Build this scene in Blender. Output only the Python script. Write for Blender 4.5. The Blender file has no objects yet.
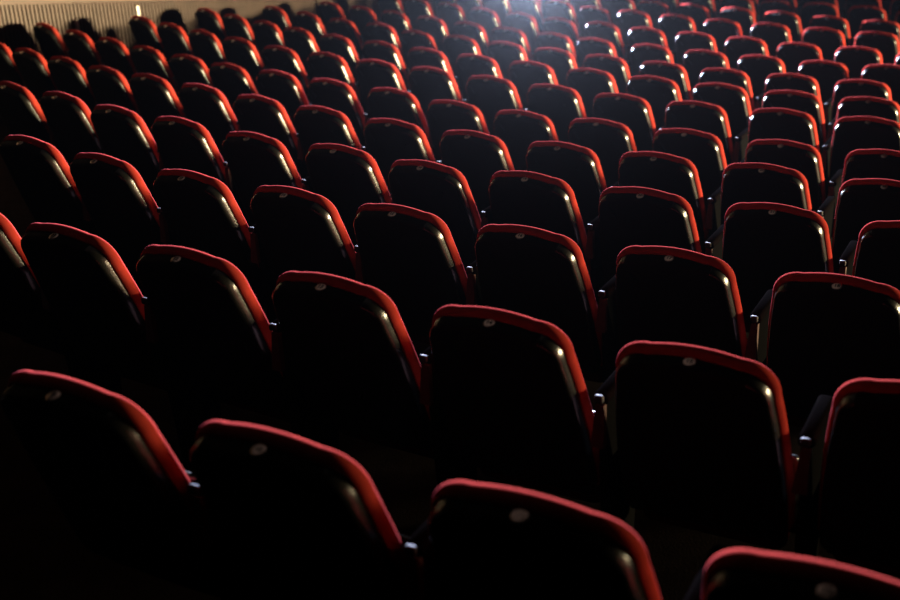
import bpy, bmesh, math, random
from mathutils import Vector, Matrix
sc = bpy.context.scene
col = sc.collection
random.seed(4)

# ------------------------------------------------ camera, world, lights, exposure
LIFT = 4.2                                   # camera height above the lowest hall level
PITCH, ROLL, FPX = 0.418394, -0.047684, 1216.387
cp, sp_, cr, sr = math.cos(PITCH), math.sin(PITCH), math.cos(ROLL), math.sin(ROLL)
r0, u0, fw = Vector((1, 0, 0)), Vector((0, sp_, cp)), Vector((0, cp, -sp_))
rx, up = cr * r0 + sr * u0, -sr * r0 + cr * u0
cam_d = bpy.data.cameras.new('camera'); cam = bpy.data.objects.new('camera', cam_d); col.objects.link(cam)
m = Matrix.Identity(4)
for i in range(3):
    m[i][0], m[i][1], m[i][2] = rx[i], up[i], -fw[i]
m[2][3] = LIFT
cam.matrix_world = m
cam_d.sensor_width = 36; cam_d.lens = FPX / 900 * 36; cam_d.clip_start = 0.05; cam_d.clip_end = 100
cam_d.dof.use_dof = True; cam_d.dof.focus_distance = 4.7; cam_d.dof.aperture_fstop = 2.4
sc.camera = cam

world = bpy.data.worlds.new('hall_dark'); sc.world = world; world.use_nodes = True
bg = world.node_tree.nodes['Background']; bg.inputs[0].default_value = (0.9, 0.95, 1.0, 1); bg.inputs[1].default_value = 0.0006

WARM_LOC, WARM_E, WARM_COL = (22.0, 9.0, LIFT - 2.0), 1400, (1.0, 0.78, 0.44)
COOL_LOC, COOL_E, COOL_COL = (1.30, 16.8, LIFT - 2.62), 20000, (0.66, 0.74, 1.0)

HAZE, HAZE_G = 0.00011, 0.92
def lamp(name, kind, loc, energy, color, size, aim=None):
    d = bpy.data.lights.new(name, kind); d.energy = energy; d.color = color
    if kind == 'AREA':
        d.shape = 'RECTANGLE'; d.size, d.size_y = size
    else:
        d.shadow_soft_size = size
    o = bpy.data.objects.new(name, d); o.location = loc; col.objects.link(o)
    if aim is not None:
        o.rotation_euler = (Vector(aim) - Vector(loc)).to_track_quat('-Z', 'Y').to_euler()
    return o
lamp('warm_wall_light', 'AREA', WARM_LOC, WARM_E, WARM_COL, (4.0, 0.8), (-1.5, 10, LIFT - 2.0)).data.spread = math.radians(42)
COOL_AIM = (COOL_LOC[0] + 10 * math.sin(math.radians(10)), COOL_LOC[1] - 10 * math.cos(math.radians(10)), COOL_LOC[2])
lamp('added_plate_fill', 'AREA', (-0.5, 11.0, LIFT + 3.2), 16, (1.0, 0.76, 0.66), (6, 16), (-0.5, 11.0, 0))  # added overhead fill to brighten the number plates, not a known lamp
cl = lamp('cool_stage_light', 'SPOT', COOL_LOC, COOL_E, COOL_COL, 0.006, COOL_AIM)
cl.data.spot_size = math.radians(72); cl.data.spot_blend = 0.12
HIGH_LOC, HIGH_E = (3.8, 26.0, LIFT + 0.9), 165000
def toward(loc, az, el, d=10):                    # az to the right as the audience sees it, el above the horizon
    az, el = math.radians(az), math.radians(el)
    return (loc[0] + d * math.sin(az) * math.cos(el), loc[1] - d * math.cos(az) * math.cos(el), loc[2] + d * math.sin(el))
HIGH_AIM = toward(HIGH_LOC, -4, 1.6)
hl = lamp('high_stage_light', 'SPOT', HIGH_LOC, HIGH_E, COOL_COL, 0.08, HIGH_AIM)
hl.data.spot_size = math.radians(35); hl.data.spot_blend = 0.15

sc.view_settings.view_transform = 'Standard'; sc.view_settings.look = 'None'
sc.view_settings.exposure = 0.0; sc.view_settings.gamma = 1.0; sc.view_settings.use_curve_mapping = False
sc.cycles.use_denoising = True
sc.cycles.max_bounces = 6; sc.cycles.volume_bounces = 0; sc.cycles.caustics_reflective = False

# ------------------------------------------------ materials
def mat(name, color, rough=0.5, metal=0.0, spec=0.5, sheen=0.0, bump=None, noise=None):
    m = bpy.data.materials.new(name); m.use_nodes = True
    nt = m.node_tree; b = nt.nodes['Principled BSDF']
    b.inputs['Base Color'].default_value = (*color, 1); b.inputs['Roughness'].default_value = rough
    b.inputs['Metallic'].default_value = metal; b.inputs['Specular IOR Level'].default_value = spec
    if sheen:
        b.inputs['Sheen Weight'].default_value = sheen; b.inputs['Sheen Roughness'].default_value = 0.45
        b.inputs['Sheen Tint'].default_value = (1, 0.16, 0.24, 1)
    tc = nt.nodes.new('ShaderNodeTexCoord')
    if noise:                                   # (scale, dark factor): the cloth's or wood's own colour variation
        n = nt.nodes.new('ShaderNodeTexNoise'); n.inputs['Scale'].default_value = noise[0]; n.inputs['Detail'].default_value = 4
        r = nt.nodes.new('ShaderNodeValToRGB')
        r.color_ramp.elements[0].color = (*[c * noise[1] for c in color], 1); r.color_ramp.elements[1].color = (*color, 1)
        r.color_ramp.elements[0].position = 0.35; r.color_ramp.elements[1].position = 0.65
        nt.links.new(tc.outputs['Object'], n.inputs['Vector']); nt.links.new(n.outputs['Fac'], r.inputs['Fac'])
        nt.links.new(r.outputs['Color'], b.inputs['Base Color'])
    if bump:
        n = nt.nodes.new('ShaderNodeTexNoise'); n.inputs['Scale'].default_value = bump[0]; n.inputs['Detail'].default_value = 3
        bp = nt.nodes.new('ShaderNodeBump'); bp.inputs['Strength'].default_value = bump[1]; bp.inputs['Distance'].default_value = 0.002
        nt.links.new(tc.outputs['Object'], n.inputs['Vector']); nt.links.new(n.outputs['Fac'], bp.inputs['Height'])
        nt.links.new(bp.outputs['Normal'], b.inputs['Normal'])
    return m
M = {
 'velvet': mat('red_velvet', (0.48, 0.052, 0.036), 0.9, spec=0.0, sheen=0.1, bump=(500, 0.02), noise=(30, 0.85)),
 'velvet_darkened': mat('red_velvet_darkened', (0.035, 0.004, 0.004), 0.9, spec=0.0, bump=(500, 0.02)),  # velvet red darkened on pad fronts and cushion to hold down bounce light
 'shell': mat('black_grained_plastic', (0.008, 0.008, 0.007), 0.25, spec=0.6, bump=(140, 0.35)),
 'shell_panel': mat('black_matte_back_panel', (0.006, 0.006, 0.006), 0.75, spec=0.15, bump=(220, 0.3)),
 'metal_black': mat('black_painted_steel', (0.005, 0.005, 0.005), 0.8, spec=0.0),
 'wood': mat('brown_armrest_wood', (0.13, 0.05, 0.04), 0.5, noise=(14, 0.6)),
 'armrest_black': mat('black_armrest_rubber', (0.005, 0.004, 0.004), 0.9, spec=0.0),
 'chrome': mat('bright_metal', (0.09, 0.092, 0.10), 0.7, metal=0.8),
 'badge': mat('pale_number_plate', (1.0, 0.80, 0.71), 0.30, metal=1.0, noise=(60, 0.85)),
 'ink': mat('dark_ink', (0.008, 0.004, 0.004), 0.6),
 'carpet': mat('dark_brown_carpet', (0.035, 0.022, 0.017), 0.95, spec=0.1, bump=(120, 0.6), noise=(9, 0.6)),
 'slat': mat('beige_timber_slat', (0.078, 0.043, 0.029), 0.6, noise=(6, 0.75)),
 'wallback': mat('dark_wall_lining', (0.035, 0.024, 0.018), 0.9),
 'board': mat('beige_timber_board', (0.090, 0.050, 0.034), 0.6, noise=(3, 0.8)),
 'plate': mat('pale_metal_plate', (0.8, 0.74, 0.66), 0.35, metal=0.3),
 'stage': mat('dark_stage_wall', (0.02, 0.02, 0.022), 0.8),
}
ROWS = {
 1: (26.57, -1.244, [(26.577, -0.5425), (26.568, -0.5214), (26.562, -0.4998), (26.562, -0.4795)]),
 2: (25.56, -1.402, [(25.556, -0.6083), (25.578, -0.5864), (25.551, -0.5656), (25.537, -0.5439), (25.554, -0.5216), (25.564, -0.4995), (25.556, -0.4776)]),
 3: (24.48, -1.601, [(24.474, -0.6532), (24.498, -0.6297), (24.49, -0.607), (24.468, -0.5843), (24.465, -0.5624), (24.471, -0.5394), (24.466, -0.5162), (24.495, -0.4929)]),
 4: (23.47, -1.765, [(23.464, -0.7264), (23.443, -0.7036), (23.478, -0.6793), (23.47, -0.6563), (23.497, -0.6308), (23.466, -0.607), (23.503, -0.5835), (23.45, -0.5607), (23.456, -0.5366), (23.446, -0.5121), (23.466, -0.4882)]),
 5: (22.44, -1.937, [(22.441, -0.8231), (22.439, -0.7982), (22.427, -0.7745), (22.436, -0.7496), (22.409, -0.7271), (22.412, -0.7019), (22.43, -0.6763), (22.445, -0.6513), (22.472, -0.6251), (22.476, -0.6003), (22.462, -0.5753), (22.433, -0.5512), (22.414, -0.5261), (22.455, -0.4996)]),
 6: (21.47, -2.090, [(21.496, -0.8749), (21.464, -0.8477), (21.443, -0.8212), (21.447, -0.7943), (21.449, -0.7669), (21.463, -0.7417), (21.43, -0.717), (21.425, -0.6913), (21.415, -0.6643), (21.491, -0.6369), (21.507, -0.6114), (21.478, -0.5866), (21.476, -0.5599), (21.488, -0.5329), (21.476, -0.5066)]),
 7: (20.52, -2.183, [(20.518, -0.8755), (20.518, -0.8482), (20.518, -0.8209), (20.529, -0.7936), (20.552, -0.764), (20.512, -0.7375), (20.497, -0.7102), (20.484, -0.6833), (20.501, -0.6551), (20.519, -0.6279), (20.552, -0.6007), (20.54, -0.5743), (20.507, -0.5461), (20.51, -0.5192)]),
 8: (19.50, -2.321, [(19.504, -0.902), (19.504, -0.8733), (19.504, -0.8446), (19.524, -0.8159), (19.529, -0.7867), (19.505, -0.7569), (19.5, -0.7278), (19.485, -0.6997), (19.476, -0.6711), (19.484, -0.6419), (19.504, -0.6132), (19.507, -0.5849), (19.52, -0.5567), (19.509, -0.5287)]),
 9: (18.49, -2.457, [(18.588, -0.9109), (18.551, -0.8781), (18.536, -0.8458), (18.462, -0.8169), (18.521, -0.7841), (18.466, -0.7553), (18.464, -0.7245), (18.466, -0.6949), (18.491, -0.6645), (18.509, -0.6335), (18.52, -0.6031), (18.492, -0.5728), (18.492, -0.5425)]),
 10: (17.44, -2.580, [(17.657, -0.9278), (17.579, -0.8967), (17.517, -0.8666), (17.493, -0.8327), (17.484, -0.7996), (17.471, -0.768), (17.45, -0.7354), (17.46, -0.7061), (17.453, -0.6707), (17.454, -0.6381), (17.452, -0.6074), (17.45, -0.5749), (17.407, -0.5438)]),
 11: (16.43, -2.666, [(16.579, -0.948), (16.55, -0.9133), (16.519, -0.8785), (16.508, -0.8435), (16.472, -0.81), (16.479, -0.7751), (16.43, -0.7423), (16.432, -0.7082), (16.411, -0.6743), (16.414, -0.6406), (16.458, -0.6065), (16.43, -0.5724), (16.43, -0.5383)]),
 12: (15.46, -2.721, [(15.458, -0.9746), (15.458, -0.9384), (15.458, -0.9022), (15.458, -0.866), (15.458, -0.8297), (15.536, -0.7906), (15.475, -0.7573), (15.463, -0.7211), (15.468, -0.6848), (15.438, -0.6497), (15.456, -0.6121), (15.449, -0.5768)]),
 13: (14.50, -2.795, [(14.499, -0.974), (14.499, -0.9354), (14.499, -0.8967), (14.499, -0.8581), (14.499, -0.8195), (14.564, -0.7809), (14.512, -0.7453), (14.456, -0.7067), (14.46, -0.6683), (14.493, -0.6294), (14.515, -0.59)]),
 14: (13.53, -2.851, [(13.532, -0.9076), (13.532, -0.8662), (13.532, -0.8249), (13.532, -0.7835), (13.532, -0.7421), (13.591, -0.7007), (13.508, -0.6625), (13.498, -0.6213), (13.532, -0.5799)]),
 15: (12.55, -2.901, [(12.552, -0.8711), (12.552, -0.8265), (12.552, -0.7819), (12.552, -0.7373), (12.552, -0.6927), (12.552, -0.6481), (12.552, -0.6035)]),
 16: (11.57, -2.951, [(11.572, -0.7507), (11.572, -0.7023), (11.572, -0.654)]),
}

# ------------------------------------------------ helpers
def build(name, bm, material, parent=None, smooth=True):
    me = bpy.data.meshes.new(name); bmesh.ops.recalc_face_normals(bm, faces=bm.faces[:]); bm.to_mesh(me); bm.free()
    for mm in (material if isinstance(material, list) else [material]):
        me.materials.append(mm)
    if smooth:
        for p in me.polygons: p.use_smooth = True
        me.set_sharp_from_angle(angle=math.radians(40))
    o = bpy.data.objects.new(name, me); col.objects.link(o)
    if parent: o.parent = parent
    return o
def box(bm, c, s, bevel=0.0, rot=None, taper=None):
    g = bmesh.ops.create_cube(bm, size=1.0); vs = g['verts']
    for v in vs:
        v.co = Vector((v.co.x * s[0], v.co.y * s[1], v.co.z * s[2]))
        if taper and v.co.z < 0: v.co.y *= taper
    if bevel:
        es = list({e for v in vs for e in v.link_edges})
        r = bmesh.ops.bevel(bm, geom=es, offset=bevel, segments=3, affect='EDGES', profile=0.5)
        vs = list({v for f in r['faces'] for v in f.verts} | {v for v in vs if v.is_valid})
    for v in vs:
        if rot: v.co = rot @ v.co
        v.co += Vector(c)
def tag(o, label=None, cat=None, group=None, kind=None):
    if label: o['label'] = label
    if cat: o['category'] = cat
    if group: o['group'] = group
    if kind: o['kind'] = kind
    return o

# seat back frame: x across, t up along the back, d forward through the back
LEAN = math.radians(19); BY, BZ, BH = -0.05, 0.36, 0.655
def bk(x, t, d):
    return Vector((x, BY - t * math.sin(LEAN) + d * math.cos(LEAN), BZ + t * math.cos(LEAN) + d * math.sin(LEAN)))
def outline():
    wb, wt, rc, rt, cb = 0.243, 0.213, 0.096, 0.085, 0.05
    half = []
    for k in range(4): half.append((wb - cb + cb * math.sin(k / 4 * math.pi / 2), cb - cb * math.cos(k / 4 * math.pi / 2)))
    for k in range(8):
        f = k / 8; t = cb + (BH - 0.03 - rt - cb) * f
        half.append((wb + (wt - wb) * f ** 2.2, t))
    for k in range(11):
        a = k / 10 * math.pi / 2
        half.append((wt - rc + rc * math.cos(a) ** 0.9, BH - 0.03 - rt + (rt + 0.014) * math.sin(a) ** 0.95))
    for k in range(1, 5):
        f = k / 5; x = (wt - rc) * (1 - f); half.append((x, BH - 0.016 + 0.016 * (1 - (1 - f) ** 2)))
    half.append((0, BH))
    half.insert(0, (0, 0)); half.insert(1, (0.11, 0))
    left = [(-x, t) for x, t in reversed(half[1:-1])]
    return half + left
OUT = outline()
def normals(pts):
    n = []
    for i in range(len(pts)):
        a, b = Vector(pts[i - 1]), Vector(pts[(i + 1) % len(pts)]); d = (b - a).normalized(); n.append(Vector((d.y, -d.x)))
    return n
NRM = normals(OUT)
def ring(bm, e, d, topk=1.0, bow=0.0):
    vs = []
    for p, n in zip(OUT, NRM):
        k = 1 + (topk - 1) * max(0.0, n.y) ** 1.5
        x, t = p[0] - n.x * e * k, p[1] - n.y * e * k
        vs.append(bm.verts.new(bk(x, t, d + bow * (x / 0.25) ** 2)))
    return vs
def loft(bm, rings, cap0=True, cap1=True):
    for a, b in zip(rings, rings[1:]):
        for i in range(len(a)):
            j = (i + 1) % len(a); bm.faces.new((a[i], a[j], b[j], b[i]))
    if cap0: bm.faces.new(rings[0])
    if cap1: bm.faces.new(rings[-1])

SHELL_RINGS = [(0.10, -0.003), (0.038, 0.000), (0.024, 0.001), (0.017, 0.0035), (0.012, 0.008), (0.0095, 0.014), (0.008, 0.029), (0.009, 0.042), (0.015, 0.045)]
PAD_RINGS = [(0.022, 0.0415), (0.0044, 0.0425), (0.0014, 0.0455), (-0.0011, 0.049), (-0.0029, 0.0525), (-0.0041, 0.056), (-0.0048, 0.06), (-0.005, 0.064), (-0.0045, 0.068), (-0.0035, 0.072), (-0.0017, 0.076), (0.0006, 0.0795), (0.0033, 0.0825), (0.016, 0.086), (0.03, 0.0885), (0.1, 0.091)]
def make_seat():
    root = bpy.data.objects.new('theatre_seat', None); col.objects.link(root); root.empty_display_size = 0.2
    bm = bmesh.new(); loft(bm, [ring(bm, e, d, 1.0, 0.006) for e, d in SHELL_RINGS])
    bm.faces.ensure_lookup_table(); nn = len(OUT)
    for f in bm.faces[:3 * nn]: f.material_index = 1
    for k in range(3 * nn, 8 * nn):
        if NRM[k % nn].y > 0.9: bm.faces[k].material_index = 1
    bm.faces[-2].material_index = 1; build('back_shell', bm, [M['shell'], M['shell_panel']], root)
    bm = bmesh.new(); loft(bm, [ring(bm, e, d, 1.0, 0.006) for e, d in PAD_RINGS])
    bm.faces.ensure_lookup_table()
    for f in bm.faces[13 * nn:]: f.material_index = 1  # unseen pad front takes the darkened red, so less light bounces back
    bm.faces[-2].material_index = 0; build('backrest', bm, [M['velvet'], M['velvet_darkened']], root)
    # number plate on the upper edge of the shell
    side = Vector((1, 0, 0)); out = (bk(0, 1, 0) - bk(0, 0, 0)).normalized(); nrm = out.cross(side).normalized()
    c = bk(0, BH - 0.009, 0.028)
    bm = bmesh.new(); prof = [(0.0, 0.0028), (0.010, 0.0028), (0.0148, 0.0026), (0.0168, 0.0012), (0.0168, -0.003)]
    rings = []
    for r, h in prof[1:]:
        rings.append([bm.verts.new(c + out * h + (side * math.cos(a) + nrm * math.sin(a)) * r) for a in [k / 24 * 2 * math.pi for k in range(24)]])
    loft(bm, rings); plate = build('number_plate', bm, M['badge'], root)
    # tipped-up cushion with its pan
    q = Matrix.Rotation(math.radians(72), 3, 'X')
    bm = bmesh.new(); box(bm, (0, 0.12, 0.40), (0.43, 0.28, 0.08), 0.035, q); build('seat_cushion', bm, M['velvet_darkened'], root)
    bm = bmesh.new(); box(bm, (0, 0.17, 0.385), (0.41, 0.26, 0.035), 0.012, q); build('seat_pan', bm, M['shell'], root)
    # standard on the right-hand side, with armrest
    for sx in (1,):
        bm = bmesh.new()
        box(bm, (sx * 0.28, 0.03, 0.27), (0.028, 0.26, 0.52), 0.008, taper=0.7)
        box(bm, (sx * 0.28, 0.04, 0.012), (0.075, 0.30, 0.024), 0.006)
        box(bm, (0, 0.02, 0.40), (0.54, 0.035, 0.035), 0.008)
        box(bm, (-0.20, -0.012, 0.42), (0.03, 0.06, 0.10), 0.006); box(bm, (0.20, -0.012, 0.42), (0.03, 0.06, 0.10), 0.006)
        build('standard', bm, M['metal_black'], root)
        bm = bmesh.new(); box(bm, (sx * 0.28, 0.00, 0.752), (0.044, 0.25, 0.034), 0.012)
        arm = build('armrest', bm, M['armrest_black'], root)
        bm = bmesh.new(); box(bm, (sx * 0.28, -0.133, 0.758), (0.026, 0.016, 0.024), 0.006); build('armrest_cap', bm, M['chrome'], arm)
        bm = bmesh.new(); v = [bm.verts.new(p) for y in (-0.132, -0.112) for p in ((sx * 0.28 - 0.026, y, 0.60), (sx * 0.28 + 0.014, y, 0.60), (sx * 0.28 + 0.014, y, 0.738), (sx * 0.28 - 0.010, y, 0.738))]
        for q4 in ((0, 1, 2, 3), (4, 5, 6, 7), (0, 1, 5, 4), (1, 2, 6, 5), (2, 3, 7, 6), (3, 0, 4, 7)): bm.faces.new([v[k] for k in q4])
        build('end_panel', bm, M['wood'], root, smooth=False)
        bm = bmesh.new(); box(bm, (sx * 0.28, 0.01, 0.635), (0.024, 0.26, 0.21), 0.008, taper=0.85); build('side_panel', bm, M['metal_black'], root)
    return root, plate, c, side, nrm, out
SEAT, PLATE, PC, PSIDE, PUP, POUT = make_seat()
BADGE_LOCAL = PC + POUT * 0.003

digit_cache = {}
def number_mesh(s):
    if s in digit_cache: return digit_cache[s]
    cu = bpy.data.curves.new('number', 'FONT'); cu.body = s; cu.size = 0.0185; cu.align_x = 'CENTER'; cu.align_y = 'CENTER'; cu.extrude = 0.0003; cu.offset = 0.0007; cu.resolution_u = 3
    t = bpy.data.objects.new('number_text', cu); col.objects.link(t)
    bpy.context.view_layer.update()
    me = bpy.data.meshes.new_from_object(t.evaluated_get(bpy.context.evaluated_depsgraph_get()))
    bpy.data.objects.remove(t); bpy.data.curves.remove(cu)
    mx = Matrix((PSIDE, PUP, POUT)).transposed().to_4x4(); mx.translation = PC + POUT * 0.0031
    me.transform(mx); me.materials.clear(); me.materials.append(M['ink']); me.name = 'number'
    digit_cache[s] = me
    return me
def copy_tree(o, parent=None):
    c = o.copy(); col.objects.link(c); c.parent = parent
    for ch in list(o.children): copy_tree(ch, c)
    return c

# ------------------------------------------------ setting
CX, CY = 12.835756, 25.146820
FLOOR_DROP = BADGE_LOCAL.z
def arc_pt(r, a, z): return Vector((CX + r * math.sin(a), CY - r * math.cos(a), z))
bm = bmesh.new()
radii = {n: ROWS[n][0] for n in ROWS}
levels = {n: LIFT + ROWS[n][1] - FLOOR_DROP for n in ROWS}
radii[0], levels[0] = radii[1] + 1.0, levels[1] + 0.15
radii[17], levels[17] = radii[16] - 1.0, levels[16] - 0.04
order = sorted(radii)
prof = []
for i, n in enumerate(order):
    ro = radii[n] + 0.10 if n else radii[n] + 1.5
    ri = radii[order[i + 1]] + 0.10 if i + 1 < len(order) else radii[n] - 4.0
    prof += [(ro, levels[n]), (ri, levels[n])]
A0, A1, NA = -1.12, 0.35, 90
prof = [(prof[0][0], 0.0)] + prof + [(prof[-1][0], 0.0)]
grid = [[bm.verts.new(arc_pt(r, A0 + (A1 - A0) * k / NA, z)) for r, z in prof] for k in range(NA + 1)]
for k in range(NA):
    for j in range(len(prof)):
        jj = (j + 1) % len(prof)
        bm.faces.new((grid[k][j], grid[k][jj], grid[k + 1][jj], grid[k + 1][j]))
bm.faces.new(grid[0]); bm.faces.new(grid[-1])
tag(build('floor', bm, M['carpet'], smooth=False), kind='structure')

W0 = Vector((-4.35, 10.9)); WD = (Vector((-1.10, 15.9)) - W0).normalized(); WN = Vector((WD.y, -WD.x))
def wall_pt(t, off, z): return Vector((W0.x + WD.x * t + WN.x * off, W0.y + WD.y * t + WN.y * off, z))
def wall_box(bm, t0, t1, o0, o1, z0, z1, slope=0.0):
    """a box on the wall line; its ends follow the fall of the floor by slope"""
    v = [bm.verts.new(wall_pt(t, o, z + slope * (t - 0.7))) for t in (t0, t1) for o in (o0, o1) for z in (z0, z1)]
    for f in ((0, 1, 3, 2), (4, 6, 7, 5), (0, 4, 5, 1), (2, 3, 7, 6), (0, 2, 6, 4), (1, 5, 7, 3)):
        bm.faces.new([v[i] for i in f])
WS = -0.155; ZB = LIFT - 1.90
bm = bmesh.new(); wall_box(bm, -7, 11.0, -0.18, 0.0, 0.0, LIFT + 1.8)
wall = tag(build('wall_left', bm, M['wallback'], smooth=False), kind='structure')
bm = bmesh.new()
t = -4.0
while t < 5.2:
    wall_box(bm, t, t + 0.027, 0.0, 0.03, ZB - 1.5, ZB, WS); t += 0.047
build('slatted_panelling', bm, M['slat'], wall, smooth=False)
bm = bmesh.new(); wall_box(bm, -4.0, 5.25, 0.0, 0.045, ZB, ZB + 0.9, WS)
build('upper_panelling', bm, M['board'], wall, smooth=False)
bm = bmesh.new(); t = 5.25
while t < 10.9:
    wall_box(bm, t, t + 0.19, 0.0, 0.03, LIFT - 4.4, LIFT + 0.4); t += 0.20
build('board_panelling', bm, M['board'], wall, smooth=False)
bm = bmesh.new(); wall_box(bm, 20.0, 20.2, -6, 28, 0.0, LIFT + 1.8)
tag(build('wall_front', bm, M['stage'], smooth=False), kind='structure')

def wall_plate(t, z, label):
    bm = bmesh.new(); box(bm, (0, 0, 0), (0.034, 0.014, 0.15), 0.004)
    box(bm, (0, 0.006, 0.05), (0.010, 0.008, 0.010), 0.002); box(bm, (0, 0.006, -0.05), (0.010, 0.008, 0.010), 0.002)
    o = build('wall_plate', bm, M['plate']); o.location = wall_pt(t, 0.037, z)
    o.rotation_euler.z = math.atan2(WD.y, WD.x) + math.pi
    tag(o, label, 'plate', 'pale plates on the slatted wall')
wall_plate(1.45, LIFT - 2.25, 'small pale upright plate on the slatted wall, nearer the left edge of the photo')
wall_plate(2.27, LIFT - 2.27, 'small pale upright plate on the slatted wall, farther from the left edge of the photo')

# ------------------------------------------------ seats, row by row
ORD = ['leftmost', 'second from left', 'third from left', 'fourth from left', 'fifth from left', 'sixth from left', 'seventh from left', 'eighth from left',
       'ninth from left', 'tenth from left', 'eleventh from left', 'twelfth from left', 'thirteenth from left', 'fourteenth from left', 'fifteenth from left']
NTH = ['nearest', 'second nearest', 'third nearest', 'fourth nearest', 'fifth nearest', 'sixth nearest', 'seventh nearest', 'eighth nearest', 'ninth nearest',
       'tenth nearest', 'eleventh nearest', 'twelfth nearest', 'thirteenth nearest', 'fourteenth nearest', 'fifteenth nearest', 'farthest']
first = True
for n in sorted(ROWS):
    seats = ROWS[n][2]
    for i, (r, a) in enumerate(seats):
        if first: s = SEAT
        else: s = copy_tree(SEAT)
        rot = Matrix.Rotation(a, 3, 'Z')
        bp = arc_pt(r, a, LIFT + ROWS[n][1])
        s.location = bp - rot @ BADGE_LOCAL
        s.rotation_euler = (0, 0, a)
        s['group'] = 'red and black theatre seats in curved rows'
        s['category'] = 'seat'
        near = 'seat with %s, %s in the %s row' 
        look = 'red-rimmed black shell'
        s['label'] = near % (look, ORD[i], NTH[n - 1])
        first = False
# seat numbers, where the photo shows them
tops = [o for o in col.objects if o.name.startswith('theatre_seat')]
for o in tops:
    lab = o['label']
    n = next(k for k in range(16) if lab.endswith('the %s row' % NTH[k]))
    if n > 4: continue
    i = next(k for k in range(14, -1, -1) if (', ' + ORD[k] + ' in') in lab)
    pl = next(c for c in o.children if c.name.startswith('number_plate'))
    q = bpy.data.objects.new('number', number_mesh(str(9 + i + n))); col.objects.link(q); q.parent = pl

# ------------------------------------------------ lamps' housings (outside the frame) and the haze in the air
def housing(name, loc, aim, label, lip):
    root = bpy.data.objects.new(name, None); col.objects.link(root); root.location = loc
    f = (Vector(aim) - Vector(loc)).normalized()
    root.rotation_euler = f.to_track_quat('Y', 'Z').to_euler()
    tag(root, label, 'lamp')
    bm = bmesh.new()
    box(bm, (0, -0.16, 0), (0.26, 0.02, 0.26), 0.004)
    box(bm, (0, -0.06, 0.125), (0.26, 0.2, 0.012), 0.003); box(bm, (0.125, -0.06, 0), (0.012, 0.2, 0.26), 0.003); box(bm, (-0.125, -0.06, 0), (0.012, 0.2, 0.26), 0.003); box(bm, (0, -0.06, -0.125), (0.26, 0.2, 0.012), 0.003)
    build('lamp_housing', bm, M['metal_black'], root, smooth=False)
    if lip:
        bm = bmesh.new(); v = [bm.verts.new((x, y, z - th)) for th in (0.003, 0.0) for x, y, z in ((-0.12, 0.02, -0.013), (0.12, 0.02, -0.009), (0.8, 0.90, -lip + 0.04 * 0.8), (-0.8, 0.90, -lip - 0.04 * 0.8))]
        for q in ((0, 1, 2, 3), (4, 5, 6, 7), (0, 1, 5, 4), (1, 2, 6, 5), (2, 3, 7, 6), (3, 0, 4, 7)): bm.faces.new([v[k] for k in q])
        build('added_light_blocker', bm, M['metal_black'], root, smooth=False)  # added unseen plate that blocks the lamp's lower light from the far rows
    return root

low = housing('stage_lamp', COOL_LOC, COOL_AIM, 'black stage lamp on a thin stand among the farthest rows', 0.045)
bm = bmesh.new(); hgt = COOL_LOC[2] - (levels[14] - 0.0) - 0.12
box(bm, (0, -0.06, -0.13 - hgt / 2), (0.022, 0.022, hgt), 0.004); box(bm, (0, -0.06, -0.125 - hgt + 0.01), (0.16, 0.16, 0.02), 0.004)
build('stand', bm, M['metal_black'], low)
housing('stage_lamp', HIGH_LOC, HIGH_AIM, 'black stage lamp hung high above the far end of the hall', None)
housing('wall_lamp', (WARM_LOC[0] + 0.12, WARM_LOC[1] - 0.05, WARM_LOC[2]), (-1.5, 10, LIFT - 2.0), 'black wall lamp housing on the right-hand side of the hall', None)
# thin haze hanging in the hall air
hz = bpy.data.materials.new('thin_haze'); hz.use_nodes = True; nt = hz.node_tree; nt.nodes.clear()
vo = nt.nodes.new('ShaderNodeVolumeScatter'); ou = nt.nodes.new('ShaderNodeOutputMaterial')
vo.inputs['Density'].default_value = HAZE; vo.inputs['Anisotropy'].default_value = HAZE_G; vo.inputs['Color'].default_value = (0.9, 0.95, 1, 1)
nt.links.new(vo.outputs[0], ou.inputs['Volume'])
bm = bmesh.new(); box(bm, (1.5, 10.5, LIFT - 1.3), (9, 17.5, 3.0)); h = build('haze', bm, hz, smooth=False)
tag(h, 'thin grey haze hanging in the air over the far rows', 'haze', kind='stuff')
